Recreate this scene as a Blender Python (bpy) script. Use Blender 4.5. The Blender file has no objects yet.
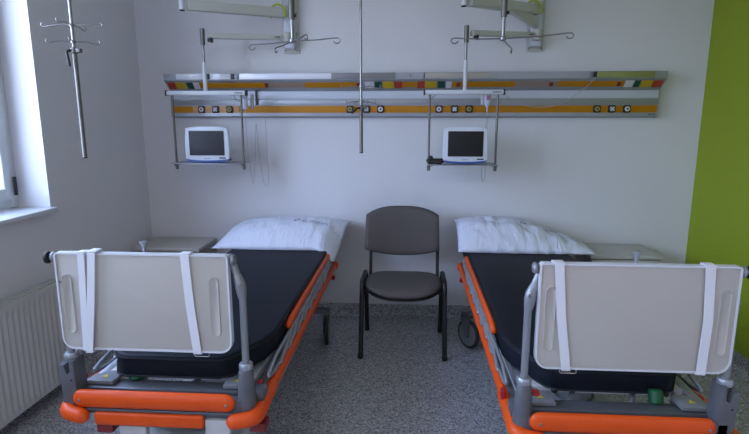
import bpy, bmesh, math, random
from mathutils import Vector, Matrix, Euler, noise
PI = math.pi
random.seed(4)
scene = bpy.context.scene
COL = scene.collection

# ------------------------------------------------------------------ materials
def lin(c):
    c /= 255.0
    return c/12.92 if c <= 0.04045 else ((c+0.055)/1.055)**2.4
def rgb(r, g, b): return (lin(r), lin(g), lin(b), 1)

def mat(name, col, rough=0.5, metal=0.0, spec=0.5, bump=0.0, bscale=60, vary=0.0, vscale=8, coat=0.0, trans=0.0):
    m = bpy.data.materials.new(name); m.use_nodes = True
    nt = m.node_tree; N = nt.nodes; L = nt.links
    b = N['Principled BSDF']
    b.inputs['Base Color'].default_value = col
    b.inputs['Roughness'].default_value = rough
    b.inputs['Metallic'].default_value = metal
    b.inputs['Specular IOR Level'].default_value = spec
    b.inputs['Coat Weight'].default_value = coat
    tc = N.new('ShaderNodeTexCoord')
    if vary > 0:
        n = N.new('ShaderNodeTexNoise'); n.inputs['Scale'].default_value = vscale; n.inputs['Detail'].default_value = 5
        L.new(tc.outputs['Object'], n.inputs['Vector'])
        r = N.new('ShaderNodeMapRange'); r.inputs[1].default_value = .3; r.inputs[2].default_value = .7
        r.inputs[3].default_value = 1-vary; r.inputs[4].default_value = 1+vary
        L.new(n.outputs['Fac'], r.inputs[0])
        mx = N.new('ShaderNodeVectorMath'); mx.operation = 'SCALE'
        mx.inputs[0].default_value = col[:3]
        L.new(r.outputs[0], mx.inputs['Scale']); L.new(mx.outputs[0], b.inputs['Base Color'])
    if bump > 0:
        n2 = N.new('ShaderNodeTexNoise'); n2.inputs['Scale'].default_value = bscale; n2.inputs['Detail'].default_value = 4
        L.new(tc.outputs['Object'], n2.inputs['Vector'])
        bp = N.new('ShaderNodeBump'); bp.inputs['Strength'].default_value = bump; bp.inputs['Distance'].default_value = .003
        L.new(n2.outputs['Fac'], bp.inputs['Height']); L.new(bp.outputs[0], b.inputs['Normal'])
    return m

M = {}
M['wall'] = mat('white wall paint', (.70, .70, .725, 1), .75, bump=.12, bscale=180, vary=.015, vscale=1.5)
M['green'] = mat('green wall paint', (.27, .345, .010, 1), .65, bump=.12, bscale=180, vary=.02, vscale=1.5)
M['ceil'] = mat('ceiling paint', (.78, .78, .77, 1), .8)
M['frame_white'] = mat('window frame plastic', (.60, .62, .64, 1), .35)
M['radiator'] = mat('radiator enamel', (.58, .58, .56, 1), .4)
M['orange'] = mat('orange bumper plastic', (.70, .078, .004, 1), .42, spec=.35, vary=.04, vscale=20, bump=.05, bscale=200)
M['guard_orange'] = mat('orange handrail plastic', (.70, .082, .004, 1), .42, spec=.35, vary=.04, vscale=20)
M['navy'] = mat('navy mattress cover', (.0055, .0075, .0140, 1), .6, spec=.22, bump=.25, bscale=25)
M['black_side'] = mat('black mattress side', (.010, .011, .016, 1), .6, spec=.3, bump=.2, bscale=40)
M['slate'] = mat('slate grey painted steel', (.115, .125, .145, 1), .42, metal=.3, vary=.06, vscale=15)
M['post'] = mat('grey painted post', (.25, .26, .275, 1), .35, metal=.35)
M['socket'] = mat('grey socket casting', (.10, .104, .115, 1), .45, vary=.06, vscale=25)
M['silver'] = mat('silver painted tube', (.33, .35, .385, 1), .35, metal=.5)
M['chrome'] = mat('chromed steel', (.30, .30, .30, 1), .32, metal=1)
M['steel_dark'] = mat('brushed steel', (.17, .165, .155, 1), .4, metal=.8)
M['panel'] = mat('beige panel laminate', (.45, .425, .385, 1), .5, vary=.02, vscale=3)
M['panel_rim'] = mat('white panel rim', (.62, .63, .66, 1), .35)
M['strap'] = mat('white webbing', (.70, .70, .74, 1), .7, bump=.3, bscale=300)
M['black'] = mat('black plastic', (.012, .012, .013, 1), .45)
M['rubber'] = mat('dark rubber', (.022, .023, .026, 1), .6)
M['hubgrey'] = mat('grey wheel disc', (.16, .165, .17, 1), .45)
M['red'] = mat('red plastic', (.42, .012, .018, 1), .4)
M['darkred'] = mat('dark red plastic', (.20, .02, .02, 1), .4)
M['greencap'] = mat('dark green plastic', (.005, .085, .03, 1), .4)
M['yellow'] = mat('yellow sticker', (.62, .50, .02, 1), .5)
M['lever'] = mat('grey lever plastic', (.20, .215, .24, 1), .4)
M['cover_white'] = mat('off white cover plastic', (.52, .52, .51, 1), .4)
M['uphol'] = mat('taupe chair upholstery', (.088, .076, .073, 1), .6, spec=.4, bump=.35, bscale=350, vary=.04, vscale=10)
M['chairblack'] = mat('black chair frame paint', (.010, .010, .011, 1), .4)
M['cabinet'] = mat('cabinet laminate', (.50, .495, .465, 1), .45, vary=.02)
M['cabinet_side'] = mat('cabinet carcass laminate', (.30, .29, .275, 1), .5)
M['alu'] = mat('anodised aluminium', (.34, .36, .39, 1), .38, metal=.45)
M['alu_dark'] = mat('darker anodised aluminium', (.20, .215, .25, 1), .4, metal=.4)
M['alu_white'] = mat('pale channel cover', (.56, .60, .68, 1), .35)
M['diffuser'] = mat('lamp diffuser with painted window reflection', (.80, .82, .90, 1), .2, coat=.4)  # window reflection painted in as a white base colour
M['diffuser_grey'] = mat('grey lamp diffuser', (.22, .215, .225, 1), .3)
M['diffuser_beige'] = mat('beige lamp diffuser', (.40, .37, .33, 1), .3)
M['diffuser_wall_refl'] = mat('lamp diffuser with painted green wall reflection', (.26, .27, .08, 1), .3)  # olive paints in the reflection of the green wall
M['strip'] = mat('amber strip', (.50, .205, .003, 1), .5, spec=.3)
M['strip_brown'] = mat('faded brown strip', (.33, .24, .19, 1), .5)
M['peach'] = mat('peach cover plate', (.66, .36, .17, 1), .5)
M['mark_red'] = mat('red marking', (.40, .035, .02, 1), .5)
M['mark_yellow'] = mat('yellow marking', (.52, .35, .012, 1), .5)
M['mark_green'] = mat('dark green marking', (.004, .07, .06, 1), .5)
M['mark_white'] = mat('white marking', (.62, .62, .66, 1), .5)
M['arm'] = mat('cream arm enamel', (.50, .51, .47, 1), .45)
M['arm_white'] = mat('white tube enamel', (.62, .65, .70, 1), .35)
M['monitor'] = mat('white monitor casing', (.66, .70, .77, 1), .35)
M['monitor_blue'] = mat('blue monitor base', (.06, .11, .36, 1), .4)
M['screen'] = mat('dark display glass', (.040, .043, .050, 1), .45, spec=.3)
M['screen_dark'] = mat('black display glass', (.016, .016, .017, 1), .45, spec=.3)
M['hose'] = mat('yellow green hose', (.33, .40, .04, 1), .4)
M['cord'] = mat('pale grey cord', (.42, .43, .44, 1), .5)
M['print'] = mat('dark print', (.05, .05, .055, 1), .5)
M['print_grey'] = mat('grey print', (.30, .31, .36, 1), .5)

def floor_mat():
    m = bpy.data.materials.new('speckled vinyl'); m.use_nodes = True
    nt = m.node_tree; N = nt.nodes; L = nt.links; b = N['Principled BSDF']
    tc = N.new('ShaderNodeTexCoord')
    v = N.new('ShaderNodeTexVoronoi'); v.inputs['Scale'].default_value = 150
    L.new(tc.outputs['Object'], v.inputs['Vector'])
    sep = N.new('ShaderNodeSeparateColor'); L.new(v.outputs['Color'], sep.inputs[0])
    cr = N.new('ShaderNodeValToRGB'); cr.color_ramp.interpolation = 'CONSTANT'
    e = cr.color_ramp.elements
    e[0].position = 0; e[0].color = (.17, .175, .19, 1)
    e[1].position = .22; e[1].color = (.34, .35, .375, 1)
    for p, c in ((.45, (.48, .49, .52, 1)), (.68, (.39, .40, .42, 1)), (.86, (.62, .63, .65, 1)), (.95, (.20, .20, .205, 1))):
        x = e.new(p); x.color = c
    L.new(sep.outputs[0], cr.inputs[0])
    n = N.new('ShaderNodeTexNoise'); n.inputs['Scale'].default_value = 240; n.inputs['Detail'].default_value = 2
    L.new(tc.outputs['Object'], n.inputs['Vector'])
    mr = N.new('ShaderNodeMapRange'); mr.inputs[1].default_value = .35; mr.inputs[2].default_value = .65; mr.inputs[3].default_value = .7; mr.inputs[4].default_value = 1.3
    L.new(n.outputs['Fac'], mr.inputs[0])
    vm = N.new('ShaderNodeVectorMath'); vm.operation = 'SCALE'
    L.new(cr.outputs[0], vm.inputs[0]); L.new(mr.outputs[0], vm.inputs['Scale'])
    L.new(vm.outputs[0], b.inputs['Base Color'])
    b.inputs['Roughness'].default_value = .38
    b.inputs['Specular IOR Level'].default_value = .4
    bp = N.new('ShaderNodeBump'); bp.inputs['Strength'].default_value = .15; bp.inputs['Distance'].default_value = .001
    L.new(n.outputs['Fac'], bp.inputs['Height']); L.new(bp.outputs[0], b.inputs['Normal'])
    return m
M['floor'] = floor_mat()

def pillow_mat(name, emblem):
    """White cotton with a dotted woven line and rows of small blue print."""
    m = bpy.data.materials.new(name); m.use_nodes = True
    nt = m.node_tree; N = nt.nodes; L = nt.links; b = N['Principled BSDF']
    uv = N.new('ShaderNodeUVMap'); uv.uv_map = 'UVMap'
    sp = N.new('ShaderNodeSeparateXYZ'); L.new(uv.outputs[0], sp.inputs[0])
    def math_(op, a, c=None):
        n = N.new('ShaderNodeMath'); n.operation = op
        for k, q in enumerate((a, c)):
            if q is None: continue
            if isinstance(q, (int, float)): n.inputs[k].default_value = q
            else: L.new(q, n.inputs[k])
        return n.outputs[0]
    U, V = sp.outputs[0], sp.outputs[1]
    def band(src, c, w): return math_('LESS_THAN', math_('ABSOLUTE', math_('SUBTRACT', src, c)), w)
    nz = N.new('ShaderNodeTexNoise'); nz.inputs['Scale'].default_value = 90; nz.inputs['Detail'].default_value = 2
    L.new(uv.outputs[0], nz.inputs['Vector'])
    glyph = math_('GREATER_THAN', nz.outputs['Fac'], .50)
    line = math_('MULTIPLY', band(V, .40, .007), math_('GREATER_THAN', math_('FRACT', math_('MULTIPLY', U, 40)), .45))
    word = math_('MULTIPLY', math_('MULTIPLY', band(V, .45, .028), band(U, emblem+.16, .11)), glyph)
    # ring emblem
    du = math_('MULTIPLY', math_('SUBTRACT', U, emblem), 1.7); dv = math_('SUBTRACT', V, .45)
    rad = math_('SQRT', math_('ADD', math_('MULTIPLY', du, du), math_('MULTIPLY', dv, dv)))
    ring = math_('MULTIPLY', math_('LESS_THAN', math_('ABSOLUTE', math_('SUBTRACT', rad, .034)), .011), math_('GREATER_THAN', nz.outputs['Fac'], .40))
    tot = math_('MINIMUM', math_('ADD', math_('ADD', math_('MULTIPLY', line, .4), math_('MULTIPLY', word, .75)), math_('MULTIPLY', ring, .85)), 1)
    mx = N.new('ShaderNodeMix'); mx.data_type = 'RGBA'
    mx.inputs['A'].default_value = (.68, .71, .82, 1); mx.inputs['B'].default_value = (.06, .09, .30, 1)
    L.new(tot, mx.inputs['Factor']); L.new(mx.outputs['Result'], b.inputs['Base Color'])
    b.inputs['Roughness'].default_value = .8
    b.inputs['Specular IOR Level'].default_value = .2
    tc = N.new('ShaderNodeTexCoord')
    mp = N.new('ShaderNodeMapping'); mp.inputs['Scale'].default_value = (16, 3.2, 1); mp.inputs['Rotation'].default_value = (0, 0, .25)
    L.new(uv.outputs[0], mp.inputs[0])
    n2 = N.new('ShaderNodeTexNoise'); n2.inputs['Scale'].default_value = 1.3; n2.inputs['Detail'].default_value = 4; n2.inputs['Distortion'].default_value = .9
    L.new(mp.outputs[0], n2.inputs['Vector'])
    bp = N.new('ShaderNodeBump'); bp.inputs['Strength'].default_value = .7; bp.inputs['Distance'].default_value = .013
    L.new(n2.outputs['Fac'], bp.inputs['Height']); L.new(bp.outputs[0], b.inputs['Normal'])
    return m

def pane_mat():
    m = bpy.data.materials.new('window glass'); m.use_nodes = True
    nt = m.node_tree; N = nt.nodes; L = nt.links
    N.remove(N['Principled BSDF'])
    t = N.new('ShaderNodeBsdfTransparent'); t.inputs[0].default_value = (.95, .97, .98, 1)
    g = N.new('ShaderNodeBsdfGlossy'); g.inputs['Roughness'].default_value = .02
    lw = N.new('ShaderNodeLayerWeight'); lw.inputs[0].default_value = .5
    pw = N.new('ShaderNodeMath'); pw.operation = 'POWER'; pw.inputs[1].default_value = 5; L.new(lw.outputs['Facing'], pw.inputs[0])
    fr = N.new('ShaderNodeMath'); fr.operation = 'MULTIPLY_ADD'; fr.inputs[1].default_value = .9; fr.inputs[2].default_value = .04; L.new(pw.outputs[0], fr.inputs[0])
    mx = N.new('ShaderNodeMixShader'); L.new(fr.outputs[0], mx.inputs[0]); L.new(t.outputs[0], mx.inputs[1]); L.new(g.outputs[0], mx.inputs[2])
    L.new(mx.outputs[0], N['Material Output'].inputs[0])
    return m
M['glass'] = pane_mat()

def clear_mat():
    m = bpy.data.materials.new('translucent bottle plastic'); m.use_nodes = True
    nt = m.node_tree; N = nt.nodes; L = nt.links; b = N['Principled BSDF']
    b.inputs['Base Color'].default_value = (.72, .74, .84, 1); b.inputs['Roughness'].default_value = .25
    t = N.new('ShaderNodeBsdfTransparent'); mx = N.new('ShaderNodeMixShader'); mx.inputs[0].default_value = .82
    L.new(t.outputs[0], mx.inputs[1]); L.new(b.outputs[0], mx.inputs[2]); L.new(mx.outputs[0], N['Material Output'].inputs[0])
    return m
M['clear'] = clear_mat()

# ------------------------------------------------------------------ mesh helpers
def obj(name, bm, m, parent=None, sharp=38, recalc=True, label=None):
    if recalc: bmesh.ops.recalc_face_normals(bm, faces=bm.faces)
    me = bpy.data.meshes.new(name); bm.to_mesh(me); bm.free()
    for p in me.polygons: p.use_smooth = True
    me.set_sharp_from_angle(angle=math.radians(sharp))
    me.materials.append(m)
    o = bpy.data.objects.new(name, me); COL.objects.link(o)
    if parent: o.parent = parent
    if label: o['label'] = label
    return o
def thing(name, label, cat, loc=(0, 0, 0), group=None):
    o = bpy.data.objects.new(name, None); COL.objects.link(o); o.location = loc
    o.empty_display_size = .1
    o['label'] = label; o['category'] = cat
    if group: o['group'] = group
    return o
def tag(o, label, cat, group=None):
    o['label'] = label; o['category'] = cat
    if group: o['group'] = group
    return o
def struct(name, bm, m, parent=None, **k):
    o = obj(name, bm, m, parent, **k); o['kind'] = 'structure'; return o
def nb(): return bmesh.new()

def box(bm, x0, x1, y0, y1, z0, z1, bev=0.0, seg=2, mtx=None):
    vs = [bm.verts.new((x, y, z)) for x in (x0, x1) for y in (y0, y1) for z in (z0, z1)]
    F = [(0, 1, 3, 2), (4, 6, 7, 5), (0, 4, 5, 1), (2, 3, 7, 6), (0, 2, 6, 4), (1, 5, 7, 3)]
    fs = [bm.faces.new([vs[i] for i in f]) for f in F]
    if bev > 0:
        es = list({e for f in fs for e in f.edges})
        r = bmesh.ops.bevel(bm, geom=es+vs, offset=bev, segments=seg, affect='EDGES', profile=.5)
        vs = list({v for f in r['faces'] for v in f.verts} | {v for v in vs if v.is_valid})
    if mtx is not None: bmesh.ops.transform(bm, matrix=mtx, verts=vs)
    return bm

def prism(bm, poly, axis, a, b, bev=0.0, seg=2):
    """poly: 2D points; axis 'y': poly is (x,z); 'x': (y,z); 'z': (x,y)."""
    def P(p, t): return {'y': (p[0], t, p[1]), 'x': (t, p[0], p[1]), 'z': (p[0], p[1], t)}[axis]
    A = [bm.verts.new(P(p, a)) for p in poly]; B = [bm.verts.new(P(p, b)) for p in poly]
    n = len(poly); fs = [bm.faces.new(A), bm.faces.new(B[::-1])]
    for i in range(n): fs.append(bm.faces.new((A[i], A[(i+1) % n], B[(i+1) % n], B[i])))
    bmesh.ops.recalc_face_normals(bm, faces=fs)
    if bev > 0:
        es = [e for e in fs[0].edges]+[e for e in fs[1].edges]
        bmesh.ops.bevel(bm, geom=es, offset=bev, segments=seg, affect='EDGES', profile=.5)
    return bm

def rrect(x0, x1, z0, z1, r, n=6):
    out = []
    for cx, cz, a in ((x1-r, z1-r, 0), (x0+r, z1-r, 90), (x0+r, z0+r, 180), (x1-r, z0+r, 270)):
        for k in range(n+1):
            t = math.radians(a+90*k/n); out.append((cx+r*math.cos(t), cz+r*math.sin(t)))
    return out

def rrect2(x0, x1, z0, z1, rt, rb, n=6):
    out = []
    for cx, cz, a, r in ((x1-rt, z1-rt, 0, rt), (x0+rt, z1-rt, 90, rt), (x0+rb, z0+rb, 180, rb), (x1-rb, z0+rb, 270, rb)):
        for k in range(n+1):
            t = math.radians(a+90*k/n); out.append((cx+r*math.cos(t), cz+r*math.sin(t)))
    return out

def fillet(pts, r, n=6):
    pts = [Vector(p) for p in pts]; out = [pts[0]]
    for i in range(1, len(pts)-1):
        p = pts[i]; a = pts[i-1]-p; b = pts[i+1]-p
        rr = min(r, a.length*.49, b.length*.49)
        A = p+a.normalized()*rr; B = p+b.normalized()*rr
        for k in range(n+1):
            t = k/n; out.append(A*(1-t)**2+p*2*t*(1-t)+B*t*t)
    out.append(pts[-1]); return out

def tube(bm, pts, r, seg=12, round_ends=False, sx=1.0, up=None, closed=False):
    """Sweep a circle (or ellipse: sx scales along the side direction) along pts; r number or list."""
    pts = [Vector(p) for p in pts]; n = len(pts)
    R = list(r) if isinstance(r, (list, tuple)) else [r]*n
    if round_ends and not closed:
        d0 = (pts[0]-pts[1]).normalized(); d1 = (pts[-1]-pts[-2]).normalized()
        pre = []; post = []; pr = []; por = []
        for a in (80, 60, 40, 20):
            t = math.radians(a)
            pre.append(pts[0]+d0*R[0]*math.sin(t)); pr.append(R[0]*math.cos(t))
            post.insert(0, pts[-1]+d1*R[-1]*math.sin(t)); por.insert(0, R[-1]*math.cos(t))
        pts = pre+pts+post; R = pr+R+por; n = len(pts)
    T = []
    for i in range(n):
        if closed: d = pts[(i+1) % n]-pts[i-1]
        else: d = pts[min(i+1, n-1)]-pts[max(i-1, 0)]
        T.append(d.normalized())
    u = Vector(up) if up else Vector((0, 0, 1))
    if abs(T[0].dot(u)) > .97: u = Vector((0, 1, 0))
    s = T[0].cross(u).normalized()
    rings = []
    for i in range(n):
        if i > 0:
            q = T[i-1].rotation_difference(T[i]); s = (q @ s)
            s = (s-T[i]*s.dot(T[i])).normalized()
        w = T[i].cross(s).normalized()
        rings.append([bm.verts.new(pts[i]+(s*math.cos(2*PI*k/seg)*sx+w*math.sin(2*PI*k/seg))*R[i]) for k in range(seg)])
    for i in range(n-(0 if closed else 1)):
        a, b = rings[i], rings[(i+1) % n]
        for k in range(seg): bm.faces.new((a[k], a[(k+1) % seg], b[(k+1) % seg], b[k]))
    if not closed: bm.faces.new(rings[0][::-1]); bm.faces.new(rings[-1])
    return bm

def lathe(bm, prof, seg=28, mtx=None):
    rings = []
    for r, z in prof:
        if r < 1e-6: rings.append([bm.verts.new((0, 0, z))])
        else: rings.append([bm.verts.new((r*math.cos(2*PI*k/seg), r*math.sin(2*PI*k/seg), z)) for k in range(seg)])
    vs = [v for q in rings for v in q]
    for a, b in zip(rings, rings[1:]):
        for k in range(seg):
            k2 = (k+1) % seg
            if len(a) == 1 and len(b) == 1: continue
            if len(a) == 1: bm.faces.new((a[0], b[k2], b[k]))
            elif len(b) == 1: bm.faces.new((a[k], a[k2], b[0]))
            else: bm.faces.new((a[k], a[k2], b[k2], b[k]))
    if mtx is not None: bmesh.ops.transform(bm, matrix=mtx, verts=vs)
    return bm
def disc(bm, c, axis, r, h, bev=.002, seg=28):
    """Cylinder with softened rims centred at c, lying along axis."""
    rot = Vector((0, 0, 1)).rotation_difference(Vector(axis)).to_matrix().to_4x4()
    lathe(bm, [(0, -h/2), (r-bev, -h/2), (r, -h/2+bev), (r, h/2-bev), (r-bev, h/2), (0, h/2)], seg, Matrix.Translation(c) @ rot)
    return bm

# ------------------------------------------------------------------ room shell
XL, XR, YF, ZC = -2.0, 2.02, -6.2, 3.0
T = .30
struct('floor', box(nb(), XL-T, XR+T, YF-T, T, -.1, 0), M['floor'])
struct('ceiling', box(nb(), XL-T, XR+T, YF-T, T, ZC, ZC+.1), M['ceil'])
struct('wall_back', box(nb(), XL-T, XR+T, 0, T, 0, ZC), M['wall'])
struct('wall_right', box(nb(), XR, XR+T, -2.3, 0, 0, ZC), M['green'])
struct('wall_right', box(nb(), XR, XR+T, YF, -2.3, 0, ZC), M['wall'])
struct('wall_front', box(nb(), XL-T, XR+T, YF-T, YF, 0, ZC), M['wall'])
W = [(-1.10, -3.00), (-3.75, -5.45)]       # window openings (far edge, near edge); second unseen, added for fill
WZ0, WZ1 = .995, 2.62
bm = nb()
def wbox(y0, y1, z0, z1): box(bm, XL-T, XL, y0, y1, z0, z1)
wbox(YF, 0, 0, WZ0); wbox(YF, 0, WZ1, ZC)
wbox(W[0][0], 0, WZ0, WZ1); wbox(W[1][0], W[0][1], WZ0, WZ1); wbox(YF, W[1][1], WZ0, WZ1)
bmesh.ops.remove_doubles(bm, verts=bm.verts, dist=1e-5)
struct('wall_left', bm, M['wall'])

# coved vinyl skirting: the floor covering runs 10 cm up the wall on a small radius
def cove_profile(h=.10, r=.035, t=.006):
    p = [(0, h), (t, h)]
    for k in range(7):
        a = math.radians(180+90*k/6); p.append((t+r+r*math.cos(a), t*.4+r+r*math.sin(a)))
    p += [(t+r, 0.0005), (0, 0.0005)]
    return p
prof = cove_profile()
struct('baseboard_back', prism(nb(), [(-a, b) for a, b in prof], 'x', XL, XR), M['floor'])
struct('baseboard_left', prism(nb(), [(XL+a, b) for a, b in prof], 'y', YF, 0), M['floor'])
struct('baseboard_right', prism(nb(), [(XR-a, b) for a, b in prof], 'y', YF, 0), M['floor'])

def window(n, ya, yb):
    root = bpy.data.objects.new('window_%d' % n, None); COL.objects.link(root); root['kind'] = 'structure'
    root.location = (XL-.20, (ya+yb)/2, WZ0)
    ox, oy, oz = root.location
    h = WZ1-WZ0; w = ya-yb
    def fr(x0, x1, t, m0, m1, z0, z1, bev=.006):
        b = nb()
        box(b, x0, x1, m0, m0+t, z0, z1, bev); box(b, x0, x1, m1-t, m1, z0, z1, bev)
        box(b, x0, x1, m0+t*.9, m1-t*.9, z0, z0+t, bev); box(b, x0, x1, m0+t*.9, m1-t*.9, z1-t, z1, bev)
        return b
    o = obj('window_frame', fr(-.05, .02, .055, -w/2, w/2, .03, h), M['frame_white'], root)
    box_mid = nb(); box(box_mid, -.045, .018, -.03, .03, .08, h-.05, .004)
    obj('mullion', box_mid, M['frame_white'], root)
    for a, c in ((-w/2+.045, -.022), (.022, w/2-.045)):
        s = obj('sash', fr(-.03, .035, .062, a, c, .078, h-.045), M['frame_white'], root)
        obj('pane', box(nb(), -.008, .0, a+.055, c-.055, .135, h-.10), M['glass'], s)
        g = nb(); box(g, -.001, .003, a+.056, a+.064, .134, h-.1); box(g, -.001, .003, c-.064, c-.056, .134, h-.1); box(g, -.001, .003, a+.06, c-.06, .134, .141)
        obj('gasket', g, M['black'], s)
    hg = nb(); tube(hg, [(.045, w/2-.045, .10), (.045, w/2-.045, .20)], .009, 10)
    obj('hinge', hg, M['black'], root)
    hd = nb(); box(hd, .035, .05, -.06, -.035, .62, .70, .003); box(hd, .05, .065, -.058, -.037, .53, .68, .005)
    obj('handle', hd, M['frame_white'], root)
    sl = nb(); prism(sl, [(-.04, -w/2), (.2005, -w/2), (.2005, -w/2-.03), (.235, -w/2-.03), (.235, w/2+.012), (.2005, w/2+.012), (.2005, w/2), (-.04, w/2)], 'z', .0005, .026, .003)
    obj('window_sill', sl, M['frame_white'], root)
    return root
window(1, *W[0]); window(2, *W[1])  # second window is unseen, added to bring in fill light

# ------------------------------------------------------------------ radiator
def radiator():
    y0, y1 = -2.75, -1.17; z0, z1 = .085, .63; xb, xf = XL+.035, XL+.115
    t = thing('radiator', 'white ribbed panel radiator on the left wall below the window', 'radiator', (XL+.07, (y0+y1)/2, 0))
    lx, ly = XL+.07, (y0+y1)/2
    a, c = y0-ly, y1-ly
    # front panel with pressed vertical flutes
    b = nb(); n = int((c-a)/.0365); cols = []
    x_f = xf-lx
    for i in range(n*6+1):
        y = a+(c-a)*i/(n*6); ph = (i % 6)
        dx = {0: 0, 1: 0, 2: .004, 3: .009, 4: .009, 5: .004}[ph]
        cols.append((y, dx))
    zs = [(z0, 0), (z0+.02, 0), (z0+.045, 1), (z1-.055, 1), (z1-.03, 0), (z1-.004, 0)]
    G = [[b.verts.new((x_f-dx*w, y, z)) for (z, w) in zs] for (y, dx) in cols]
    for p, q in zip(G, G[1:]):
        for k in range(len(zs)-1): b.faces.new((p[k], q[k], q[k+1], p[k+1]))
    # close round the back
    Bk = [[b.verts.new((x_f-.016, y, z)) for z in (z0, z1-.004)] for y in (a, c)]
    b.faces.new((Bk[0][0], Bk[1][0], Bk[1][1], Bk[0][1]))
    obj('front_panel', b, M['radiator'], t, sharp=60)
    b = nb(); box(b, xb-lx, xb-lx+.016, a, c, z0, z1-.004, .003)
    obj('rear_panel', b, M['radiator'], t)
    for q in (a, c):
        b = nb(); box(b, xb-lx-.003, x_f+.002, q-.004, q+.003, z0+.01, z1+.004, .0015)
        obj('side_cover', b, M['radiator'], t)
    b = nb()
    box(b, xb-lx-.002, xb-lx+.008, a, c, z1-.004, z1+.004); box(b, x_f-.008, x_f+.001, a, c, z1-.004, z1+.004)
    k = a+.01
    while k < c-.01:
        box(b, xb-lx+.006, x_f-.006, k, k+.007, z1-.003, z1+.002); k += .0215
    box(b, -.003, .003, a, c, z1-.003, z1+.003)
    obj('top_grille', b, M['radiator'], t)
    b = nb(); n = 60
    for i in range(n):
        y = a+(c-a)*(i+.5)/n; box(b, xb-lx+.015, x_f-.017, y-.0008, y+.0008, z0+.03, z1-.03)
    obj('convector_fins', b, M['cabinet_side'], t)
    for y in (a+.25, c-.25):
        b = nb(); box(b, XL-lx+.001, xb-lx+.002, y-.02, y+.02, .2, .55, .002)
        obj('wall_bracket', b, M['radiator'], t)
    b = nb()
    for x in (-.02, .02): tube(b, [(x, c-.05, z0+.01), (x, c-.05, .001)], .008, 10)
    obj('supply_pipe', b, M['chrome'], t)
radiator()

# ------------------------------------------------------------------ bedside cabinets
def cabinet(x0, x1, label):
    yb, yf, zt = -.02, -.372, .61
    cx = (x0+x1)/2; cy = (yb+yf)/2
    t = thing('bedside_cabinet', label, 'cabinet', (cx, cy, 0), 'bedside cabinets by the back wall')
    hw = (x1-x0)/2; hd = (yb-yf)/2
    obj('cabinet_body', box(nb(), -hw+.008, hw-.008, -hd+.02, hd-.004, .07, zt-.024, .003), M['cabinet_side'], t)
    obj('cabinet_top', box(nb(), -hw, hw, -hd, hd, zt-.024, zt, .004), M['cabinet'], t)
    d = obj('drawer', box(nb(), -hw+.012, hw-.012, -hd+.002, -hd+.0195, zt-.17, zt-.033, .003), M['cabinet'], t)
    h = nb(); tube(h, fillet([(-.06, -hd+.003, zt-.1), (-.06, -hd-.022, zt-.1), (.06, -hd-.022, zt-.1), (.06, -hd+.003, zt-.1)], .012), .005, 8)
    obj('handle', h, M['chrome'], d)
    d = obj('door', box(nb(), -hw+.012, hw-.012, -hd+.002, -hd+.0195, .078, zt-.176, .003), M['cabinet'], t)
    h = nb(); tube(h, fillet([(hw-.05, -hd+.003, .30), (hw-.05, -hd-.022, .30), (hw-.05, -hd-.022, .40), (hw-.05, -hd+.003, .40)], .012), .005, 8)
    obj('handle', h, M['chrome'], d)
    for sx in (-1, 1):
        for sy in (-1, 1):
            b = nb(); disc(b, (sx*(hw-.05), sy*(hd-.05), .028), (1, 0, 0), .0275, .02, .004, 20)
            box(b, sx*(hw-.05)-.016, sx*(hw-.05)+.016, sy*(hd-.05)-.02, sy*(hd-.05)+.02, .05, .071, .003)
            obj('castor', b, M['rubber'], t)
cabinet(-1.945, -1.475, 'low pale bedside cabinet in the corner beside the radiator wall')
cabinet(1.215, 1.685, 'low pale bedside cabinet next to the green wall')

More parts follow.
